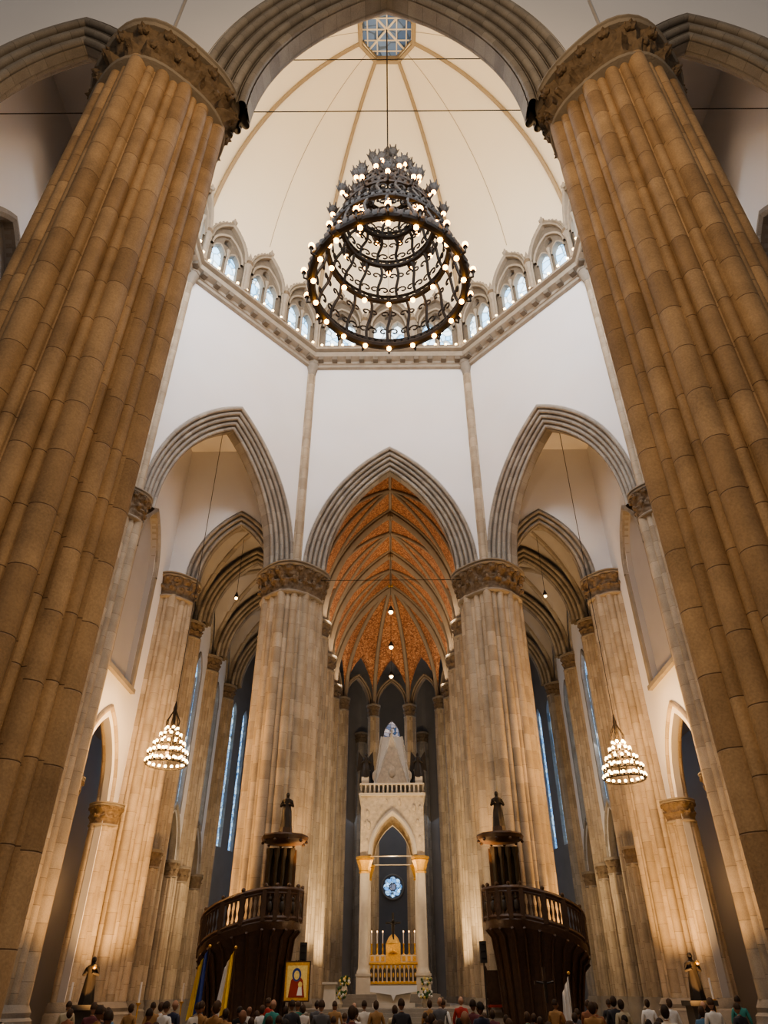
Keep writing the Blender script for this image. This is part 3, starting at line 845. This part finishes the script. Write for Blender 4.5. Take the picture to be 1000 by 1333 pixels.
# high altar
mb=MB(); y=50.9
mb.box((0,y,.15),(3.3,1.0,.5),'marble'); mb.box((0,y,.45),(3.5,1.2,.1),'gold')
mb.box((0,y+.1,.95),(3.1,.8,.9),'gold'); mb.box((0,y+.1,1.45),(3.4,1.0,.1),'gold'); 
for k in range(12):
    x=-1.45+2.9*k/11; mb.lathe([(.06,0),(.04,.1),(.04,.7),(.08,.85)],(x,y-.36,.5),'marble',6)
for k in range(11):
    x=-1.32+2.64*k/10; mb.poly([(x-.09,y-.31,.55),(x+.09,y-.31,.55),(x+.09,y-.31,1.1),(x,y-.31,1.25),(x-.09,y-.31,1.1)],'dark_stone_and_shade')
    mb.ball((x,y-.34,.85),.05,'gold',6,5,(1,.5,2.6))
mb.box((0,y+.35,1.7),(3.0,.4,.4),'marble')
for k in range(9): mb.box((-1.3+k*.325,y+.13,1.7),(.2,.05,.26),'gold')
mb.box((0,y+.2,2.0),(.9,.5,1.0),'gold'); mb.lathe([(.45,0),(.3,.3),(.1,.5)],(0,y+.2,2.5),'gold',8)
mb.make('high_altar')
mb=MB()
mb.box((0,50.9,3.2),(.12,.08,1.9),'bronze'); mb.box((0,50.9,3.6),(.95,.08,.12),'bronze')
mb.tube([(-.4,50.82,3.62),(0,50.8,3.5),(.4,50.82,3.62)],.045,'bronze',6); mb.tube([(0,50.8,3.55),(0,50.79,3.1),(.03,50.78,2.7)],[.1,.08,.04],'bronze',8); mb.ball((0,50.78,3.7),.09,'bronze')
mb.lathe([(.3,0),(.1,.1),(.06,.25)],(0,50.9,2.0),'gold',8)
mb.make('altar_crucifix')
mb=MB()
for x in (-1.35,-1.0,-.65,.65,1.0,1.35):
    mb.lathe([(.12,0),(.04,.08),(.06,.3),(.03,.5),(.08,.6)],(x,51.2,1.9),'gold',8)
    mb.lathe([(.03,0),(.03,.6)],(x,51.2,2.5),'cloth_white',6); mb.ball((x,51.2,3.14),.035,'bulb_dim',5,4,(1,1,1.8))
mb.make('altar_candles')
mb=MB(); y=46.3; z=-.7
mb.box((0,y,z+.1),(2.3,1.1,.2),'marble'); mb.box((0,y,z+.5),(1.7,.8,.65),'marble',top=1.15); mb.box((0,y,z+.92),(2.5,1.2,.16),'cloth_white')
mb.grid([[(-1.27,y-.62,z+1.0),(0,y-.62,z+1.0),(1.27,y-.62,z+1.0)],[(-1.27,y-.63,z+.72),(0,y-.63,z+.55),(1.27,y-.63,z+.72)]],'cloth_white',smooth=False)
mb.poly([(-.35,y-.64,z+.98),(.35,y-.64,z+.98),(0,y-.64,z+.3)],'cloth_white')
mb.make('altar_table')
for x,yy,zz in ((-2.9,45.2,-.7),(1.7,45.6,-.7),(-2.9,49.9,-.1),(1.9,49.9,-.1)):
    mb=MB(); mb.lathe([(.12,0),(.2,.2),(.14,.4)],(x,yy,zz),'marble',8)
    for k in range(46):
        a=random.random()*2*pi; r=random.random()**.5*.38; h=.45+random.random()*.5*(1-r)
        mb.ball((x+r*math.cos(a),yy+r*math.sin(a),zz+h),.055+random.random()*.03,'leaf' if k%2 else ('petal' if k%4 else 'cloth_white'),5,4)
    mb.make('flower_arrangement')
mb=MB(); x=-3.3; mb.box((x,43.8,-.2),(.7,.5,1.1),'marble',top=.8); mb.box((x,43.75,.4),(.8,.6,.1),'marble'); mb.make('marble_lectern')
mb=MB()
X=4.7;Y=39.0;Z=FL+.9
mb.box((X,Y,Z-.45),(1.0,1.0,.9),'trim_stone')
mb.box((X,Y,Z+.45),(.75,.7,.1),'red_cloth')
for sx in (-1,1):
    for sy in (-1,1): mb.lathe([(.05,0),(.035,.2),(.05,.45)],(X+sx*.32,Y+sy*.3,Z),'wood',6)
    mb.box((X+sx*.36,Y,Z+.72),(.07,.65,.06),'wood'); mb.lathe([(.04,0),(.04,.3)],(X+sx*.36,Y-.28,Z+.45),'wood',6)
    mb.lathe([(.045,0),(.045,1.3),(.07,1.4),(.02,1.55)],(X+sx*.34,Y+.32,Z+.45),'wood',6)
mb.box((X,Y+.33,Z+1.1),(.66,.06,1.2),'wood'); mb.box((X,Y+.33,Z+1.75),(.7,.08,.14),'wood')
mb.make('wooden_throne')
for s in (-1,1):
    mb=MB(); x=s*4.15; mb.lathe([(.25,0),(.03,.05),(.03,3.0)],(x,38.0,FL),'black_plastic',6); mb.box((x,38,FL+3.4),(.3,.3,.85),'black_plastic'); 
    for k in range(3): mb.lathe([(.1,0),(.1,.02)],(x,37.84,FL+3.15+k*.27),'iron',8)
    mb.make('loudspeaker')
mb=MB(); X=-4.25;Y=37.0
mb.box((X,Y,.42),(1.15,.08,1.5),'wood'); mb.box((X,Y-.02,.42),(1.05,.08,1.4),'gold'); mb.poly([(X-.44,Y-.07,-.17),(X+.44,Y-.07,-.17),(X+.44,Y-.07,1.0),(X-.44,Y-.07,1.0)],'petal')
def ell(cx,cz,rx,rz,y,m): mb.poly([(cx+rx*math.cos(q*pi/10),y,cz+rz*math.sin(q*pi/10)) for q in range(20)],m)
mb.poly([(X-.36,Y-.075,-.17),(X+.36,Y-.075,-.17),(X+.26,Y-.075,.45),(X,Y-.075,.72),(X-.26,Y-.075,.45)],'red_cloth')
ell(X-.02,.66,.2,.25,Y-.08,'blue_cloth'); ell(X-.02,.64,.12,.17,Y-.085,'petal'); ell(X+.15,.3,.09,.11,Y-.085,'petal'); mb.poly([(X+.02,Y-.082,-.1),(X+.26,Y-.082,-.1),(X+.22,Y-.082,.22),(X+.08,Y-.082,.22)],'cloth_white')
for s in (-1,1): mb.tube([(X+s*.5,Y-.0,FL),(X+s*.1,Y+.1,1.2)],.03,'wood',5)
mb.tube([(X,Y+.9,FL),(X,Y+.1,1.2)],.03,'wood',5)
mb.make('icon_painting')
def flag(x,y,h,ma,mb_,lean=.0):
    mb=MB(); mb.lathe([(.22,0),(.2,.08),(.03,.1)],(x,y,FL),'iron',8); mb.tube([(x,y,FL),(x+lean,y,h)],.022,'wood',6); mb.ball((x+lean,y,h),.06,'gold')
    for m_,a,b_ in ((ma,0,.5),(mb_,.5,1)):
        rows=[]
        for i in range(9):
            f=i/8; zz=h-.1-1.9*f; row=[]
            for j in range(7):
                u=a+(b_-a)*j/6
                row.append((x+lean*(1-f*.5)-(.04+(.30+.16*f)*u),y-.05+.07*math.sin(u*16+f*2),zz-.55*u*(1-f*.4)))
            rows.append(row)
        mb.grid(rows,m_)
    mb.make('flag')
flag(-7.15,31.5,1.5,'blue_cloth','yellow_cloth',.1); flag(-6.2,31.5,1.45,'yellow_cloth','cloth_white',.15); flag(6.5,31,.55,'cloth_white','cloth_white')
mb=MB(); mb.box((5.4,30,-.6),(.1,.1,2.6),'wood'); mb.box((5.4,30,.25),(.75,.1,.1),'wood'); mb.tube([(5.4,29.93,.3),(5.4,29.92,-.35)],[.07,.04],'bronze',6); mb.tube([(5.1,29.93,.28),(5.4,29.92,.22),(5.7,29.93,.28)],.03,'bronze',5); mb.box((5.4,30,FL+.05),(.6,.6,.1),'wood'); mb.make('processional_cross')
for s,x in ((-1,-11.4),(1,11.3)):
    mb=MB(); Y=31.5
    mb.box((x,Y,FL+.15),(1.1,1.1,.3),'dark_stone_and_shade'); mb.box((x,Y,FL+.85),(.8,.8,1.15),'dark_stone_and_shade'); mb.box((x,Y,FL+1.5),(1.0,1.0,.16),'dark_stone_and_shade')
    mb.make('pedestal')
    mb=MB(); statue(mb,x,Y,FL+1.58,1.5,'bronze'); mb.ball((x+.15,Y-.25,FL+2.75),.08,'gold'); mb.make('saint_statue')
for x,y in ((-12.6,33),(-10.2,34),(12.6,33.5),(-9.6,38.5)):
    mb=MB(); mb.lathe([(.22,0),(.05,.1),(.035,.6),(.07,.75),(.03,.9),(.03,1.5),(.12,1.6)],(x,y,FL),'gold',8); mb.lathe([(.04,0),(.04,.7)],(x,y,FL+1.6),'cloth_white',6); mb.make('candle_stand')

# ------------------------------------------------------------------ pews + people
def pew(x,y,w):
    mb=MB()
    mb.box((x,y,FL+.43),(w,.42,.05),'wood'); mb.box((x,y-.24,FL+.68),(w,.05,.5),'wood'); mb.box((x,y-.25,FL+.94),(w,.09,.05),'wood')
    mb.box((x,y-.05,FL+.2),(w-.1,.05,.4),'wood')
    for s in (-1,1): mb.box((x+s*w/2,y-.03,FL+.35),(.06,.55,.7),'wood'); mb.lathe([(.06,0),(.05,.25)],(x+s*w/2,y-.25,FL+.7),'wood',6)
    mb.make('pew')
def skinbody(joints,edges):
    me=bpy.data.meshes.new('b'); me.from_pydata([j[0] for j in joints],edges,[])
    o=bpy.data.objects.new('b',me); bpy.context.collection.objects.link(o)
    md=o.modifiers.new('s','SKIN'); md.use_smooth_shade=True
    for i,j in enumerate(joints):
        r=j[1]; r=r if isinstance(r,tuple) else (r,r)
        me.skin_vertices[0].data[i].radius=r
        me.skin_vertices[0].data[i].use_root=(i==0)
    ms=o.modifiers.new('ss','SUBSURF'); ms.levels=1; ms.render_levels=1
    dg=bpy.context.evaluated_depsgraph_get(); dg.update()
    e=bpy.data.meshes.new_from_object(o.evaluated_get(dg))
    bpy.data.objects.remove(o)
    return e
def person_mesh(seated,hairk,hat=None,arms=0):
    if seated:
        hz=.56;J={'pel':(0,0,hz),'sp':(0,-.02,.76),'ch':(0,-.02,.95),'nb':(0,-.01,1.07),'nt':(0,.0,1.13)}
        kn=(.12,.46,.52);an=(.12,.44,.1);to=(.13,.6,.04);hipz=.54; el=(.25,.0,.82);wr=(.17,.24,.68);ha=(.15,.32,.65); shz=1.02
    else:
        hz=.95;J={'pel':(0,0,hz),'sp':(0,0,1.13),'ch':(0,-.01,1.31),'nb':(0,0,1.43),'nt':(0,.01,1.5)}
        kn=(.11,.02,.5);an=(.12,0,.09);to=(.14,.15,.04);hipz=.9; el=(.25,-.03,1.12);wr=(.26,.06,.88);ha=(.26,.09,.8); shz=1.38
        if arms: el=(.23,.03,1.13);wr=(.08,.22,1.2);ha=(.02,.25,1.24)
    js=[(J['pel'],(.15,.11)),(J['sp'],(.13,.1)),(J['ch'],(.16,.11)),(J['nb'],.07),(J['nt'],.052)]
    ed=[(0,1),(1,2),(2,3),(3,4)]
    tips=[]
    for s in (-1,1):
        k=len(js)
        js+=[((s*.17,0,shz),.07),((s*el[0],el[1],el[2]),.047),((s*wr[0],wr[1],wr[2]),.03),((s*ha[0],ha[1],ha[2]),(.038,.022))]
        ed+=[(2,k),(k,k+1),(k+1,k+2),(k+2,k+3)]
        tips.append((Vector((s*wr[0],wr[1],wr[2])),Vector((s*ha[0],ha[1],ha[2])),s))
        k=len(js)
        js+=[((s*.09,0,hipz-.03),.1),((s*kn[0],kn[1],kn[2]),.065),((s*an[0],an[1],an[2]),.045),((s*to[0],to[1],to[2]),.04)]
        ed+=[(0,k),(k,k+1),(k+1,k+2),(k+2,k+3)]
    e=skinbody(js,ed)
    mb=MB(); k=mb.pts([v.co for v in e.vertices])
    for p in e.polygons:
        c=p.center
        m_='shirt'
        if c.z>J['nb'][2]+.03 and abs(c.x)<.1: m_='skin'
        elif any((c-t[1]).length<.1 for t in tips): m_='skin'
        elif (seated and (c.z<.62 and c.y>-.2)) or (not seated and c.z<.93 and abs(c.x)<.22): m_='trousers'
        if c.z<.09: m_='black_plastic'
        mb.face([k+i for i in p.vertices],m_,None,True)
    for wr_,h_,s in tips:
        d=(h_-wr_).normalized(); side=Vector((s,0,0)); side=(side-d*side.dot(d)).normalized(); up=d.cross(side)
        lens=(.075,.085,.08,.062)
        for f in range(4):
            p0=h_+up*(.027-.018*f)+d*.015; P=[p0,p0+d*lens[f]*.5-side*.006,p0+d*lens[f]-side*.03*1]
            mb.tube(P,[.010,.009,.007],'skin',6)
        p0=h_+up*.03-d*.03; mb.tube([p0,p0+up*.03+d*.02,p0+up*.035+d*.05],[.012,.011,.008],'skin',6)
    hc=Vector(J['nt'])+Vector((0,.015,.12)); X,Y,Z=hc
    rows=[]
    for i in range(13):
        th=pi*i/12; row=[]
        for j in range(16):
            ph=2*pi*j/16; x=math.sin(th)*math.cos(ph);y=math.sin(th)*math.sin(ph);z=-math.cos(th)
            jw=1-.22*max(0,-z)**1.2
            yy=y*.096*(1-.1*max(0,-z)); 
            if z<-.2 and y<0: yy*=.8
            row.append((X+x*.078*jw,Y+yy,Z+z*.118))
        rows.append(row)
    mb.grid(rows,'skin',cu=True)
    mb.lathe([(.018,-.02),(.014,0),(.006,.035)],(X,Y+.098,Z-.01),'skin',6)
    for s in (-1,1):
        mb.ball((X+s*.03,Y+.085,Z+.012),.013,'cloth_white',6,5); mb.ball((X+s*.03,Y+.095,Z+.012),.007,'eye',5,4)
        mb.ball((X+s*.079,Y-.002,Z-.005),.024,'skin',6,5,(.4,.8,1.2))
    mb.ball((X,Y+.088,Z-.052),.02,'lips',6,4,(1.2,.5,.4))
    rows=[]
    for i in range(11):
        th=pi*i/10
        row=[]
        for j in range(20):
            ph=2*pi*j/20; x=math.sin(th)*math.cos(ph);y=math.sin(th)*math.sin(ph);z=math.cos(th)
            lim=-.25 if y<.1 else .35+.1*y
            if hairk=='long' and y<.3: lim=-1.8
            if z<lim:
                z=lim; q=1.0 if hairk=='long' else .97
                l=math.hypot(x,y) or 1; sx,sy=x/l*q,y/l*q
                if lim>-.9: m_=math.sqrt(max(.05,1-z*z)); sx*=m_;sy*=m_
                else: sx*=.95; sy=min(sy,.2)*.9
                x,y=sx,sy
            row.append((X+x*.088,Y-.006+y*.108,Z+.008+z*.126))
        rows.append(row)
    if hairk!='bald': mb.grid(rows,'hair',cu=True)
    if hat: 
        mb.lathe([(.15,0),(.15,.01),(.092,.02),(.088,.09),(.05,.12),(.0,.12)],(X,Y,Z+.04),hat,16)
    o=mb.make('tmp',1.2); me=o.data; bpy.data.objects.remove(o); bpy.data.meshes.remove(e)
    return me
PM_S=[person_mesh(False,'short'),person_mesh(False,'long'),person_mesh(False,'short',None,1),person_mesh(False,'bald'),person_mesh(False,'long',None,1)]
PM_T=[person_mesh(True,'short'),person_mesh(True,'long')]
cols=[(.65,.62,.58),(.4,.04,.03),(.03,.035,.07),(.02,.02,.02),(.09,.2,.32),(.5,.43,.3),(.7,.65,.58),(.14,.04,.05),(.03,.03,.035),(.05,.25,.22),(.35,.2,.08),(.12,.12,.13),(.3,.13,.07),(.04,.04,.05),(.75,.74,.72)]
def person(me,x,y,rz,sc,col):
    o=bpy.data.objects.new('person',me); bpy.context.collection.objects.link(o)
    o.location=(x,y,FL); o.rotation_euler=(0,0,rz); o.scale=(sc,)*3; o.color=col+(1,)
rows_y=[14,16.2,18.4,20.6,22.8,25,27.2]
for y in rows_y:
    for s in (-1,1): pew(s*3.6,y,5.6)
for y in rows_y:
    for s in (-1,1):
        x=1.0
        while x<6.2:
            if random.random()<.6:
                person(random.choice(PM_T),s*x,y,random.uniform(-.25,.25),random.uniform(.95,1.05),random.choice(cols))
            x+=random.uniform(.55,.8)
st=[(98,20),(133,17),(150,15),(196,19),(222,23),(212,21),(246,20),(270,18),(300,22),(330,24),(352,23),(372,22),(410,27),(433,27),(455,16),(463,29),(514,22),(602,15),(625,19),(735,24),(760,26),(825,22),(800,27),(882,16),(962,21),(940,24),(60,24),(560,27),(580,24),(318,17),(180,24),(385,25),(488,24),(775,21)]
for u in range(90,985,23):
    if 640<u<730 or random.random()<.2: continue
    st.append((u+random.uniform(-8,8),random.choice(rows_y[2:])+random.uniform(-.1,.1)))
for u,y in st:
    x=(u-512)/906*.823*y
    row=min(rows_y,key=lambda q:abs(q-y))
    person(random.choice(PM_S),x,row+.75+random.uniform(-.1,.1),random.uniform(-.6,.6),random.uniform(.90,1.02),random.choice(cols))

# ------------------------------------------------------------------ lights
def aim(o,t):
    o.rotation_euler=(Vector(t)-o.location).to_track_quat('-Z','Y').to_euler()
def area(loc,t,sx,sy,p,col,name='area_light'):
    l=bpy.data.lights.new(name,'AREA'); l.shape='RECTANGLE'; l.size=sx; l.size_y=sy; l.energy=p; l.color=col
    o=bpy.data.objects.new(name,l); bpy.context.collection.objects.link(o); o.location=loc; aim(o,t)
def spot(loc,t,p,col,ang=70,r=.12,name='flood_lamp',blend=.8):
    l=bpy.data.lights.new(name,'SPOT'); l.energy=p; l.color=col; l.spot_size=math.radians(ang); l.spot_blend=blend; l.shadow_soft_size=r
    o=bpy.data.objects.new(name,l); bpy.context.collection.objects.link(o); o.location=loc; aim(o,t)
def point(loc,p,col,r=.2,name='point_light'):
    l=bpy.data.lights.new(name,'POINT'); l.energy=p; l.color=col; l.shadow_soft_size=r
    o=bpy.data.objects.new(name,l); bpy.context.collection.objects.link(o); o.location=loc
WARM=(1,.55,.21); WARM2=(1,.71,.40); COOL=(.90,.94,1)
area((0,14.2,44.4),(0,40,26),11,2.5,2700,COOL)
for s in (-1,1): area((s*8.6,18.0,44.4),(-s*7,38,28),8,2.5,1850,COOL)
area((0,14.7,46),(0,34,62),10,1.5,1050,(1,.81,.57))  # warm gallery cove lamps washing the dome, not daylight
for s in (-1,1): area((s*8.5,18.7,46),(-s*6,32,62),8,1.5,700,(1,.81,.57))  # side pair of warm cove lamps aimed up at the dome
point((0,0.5,20),2350,(1,.68,.38),.8,'nave_light')
point((0,-3,8),650,(1,.62,.32),.8,'nave_light')
for y in (47,53.5,60):
    for s in (-1,1): spot((s*4.4,y,22.4),(-s*.8,y+2.0,33),650,(1,.76,.50),140,.1)
for s in (-1,1):
    spot((s*10.2,39.4,FL+.8),(s*8.3,41,9),5600,WARM,75)
    spot((s*4.2,38.0,4.6),(s*5.2,39.4,12),650,WARM,90)
    spot((s*2.0,37.5,FL+.4),(s*4.9,40,12),2400,WARM2,45)
    spot((s*11.5,36.5,FL+.5),(s*14.4,41,9),5000,WARM,70)
    point((s*11.8,36.6,10.4),2000,WARM,.5)
    spot((s*3.6,44.5,0),(s*5.6,49,12),3400,WARM2,80)
    spot((s*3.3,50.5,.4),(s*4.6,62,14),3200,WARM2,80)
    spot((s*10.5,30,FL+.5),(s*14.3,33,12),2800,WARM,70)
    for y in (36.5,44.8,51.2,57.7): point((s*17.3,y,5),60,WARM,.3)  # added dim warm fill inside the chapels, no fixture there
    point((s*10.5,51,6),600,WARM2,.3)
spot((0,44.5,.5),(0,52,11),1800,WARM2,50)
point((0,51.5,6.8),130,WARM2,.3)
point((0,48.5,3.0),60,WARM2,.1)
area((0,72,18),(0,62,10),12,14,800,(.7,.83,1))
for s in (-1,1):
    area((s*14.2,51,17),(s*6,48,12),1.2,9,400,COOL)
point((0,33,3.5),330,WARM2,.3)  # added warm fill to lighten the crowd, no fixture there
point((0,9,5.5),180,WARM2,.3,'nave_light')  # added low warm fill behind the crowd, hangs without a fixture
w=bpy.data.worlds.new('World'); bpy.context.scene.world=w; w.use_nodes=True
w.node_tree.nodes['Background'].inputs[0].default_value=(.92,.88,.83,1); w.node_tree.nodes['Background'].inputs[1].default_value=.22

# ------------------------------------------------------------------ shift to floor=0 and camera
for o in bpy.context.scene.objects:
    if o.parent is None: o.location.z+=EYE
cam=bpy.data.cameras.new('camera'); co=bpy.data.objects.new('camera',cam); bpy.context.collection.objects.link(co)
cam.sensor_fit='VERTICAL'; cam.sensor_height=36; cam.sensor_width=27; cam.lens=906/1333*36
cam.shift_x=-8/1333*1.0
TH=math.radians(34.6)
co.matrix_world=Matrix.Translation((0,0,EYE))@Matrix.Rotation(pi/2+TH,4,'X')@Matrix.Rotation(math.radians(-.4),4,'Z')
cam.clip_end=500
bpy.context.scene.camera=co
sc=bpy.context.scene
sc.view_settings.view_transform='AgX'
try: sc.view_settings.look='AgX - Medium High Contrast'
except Exception as ex: print(ex)
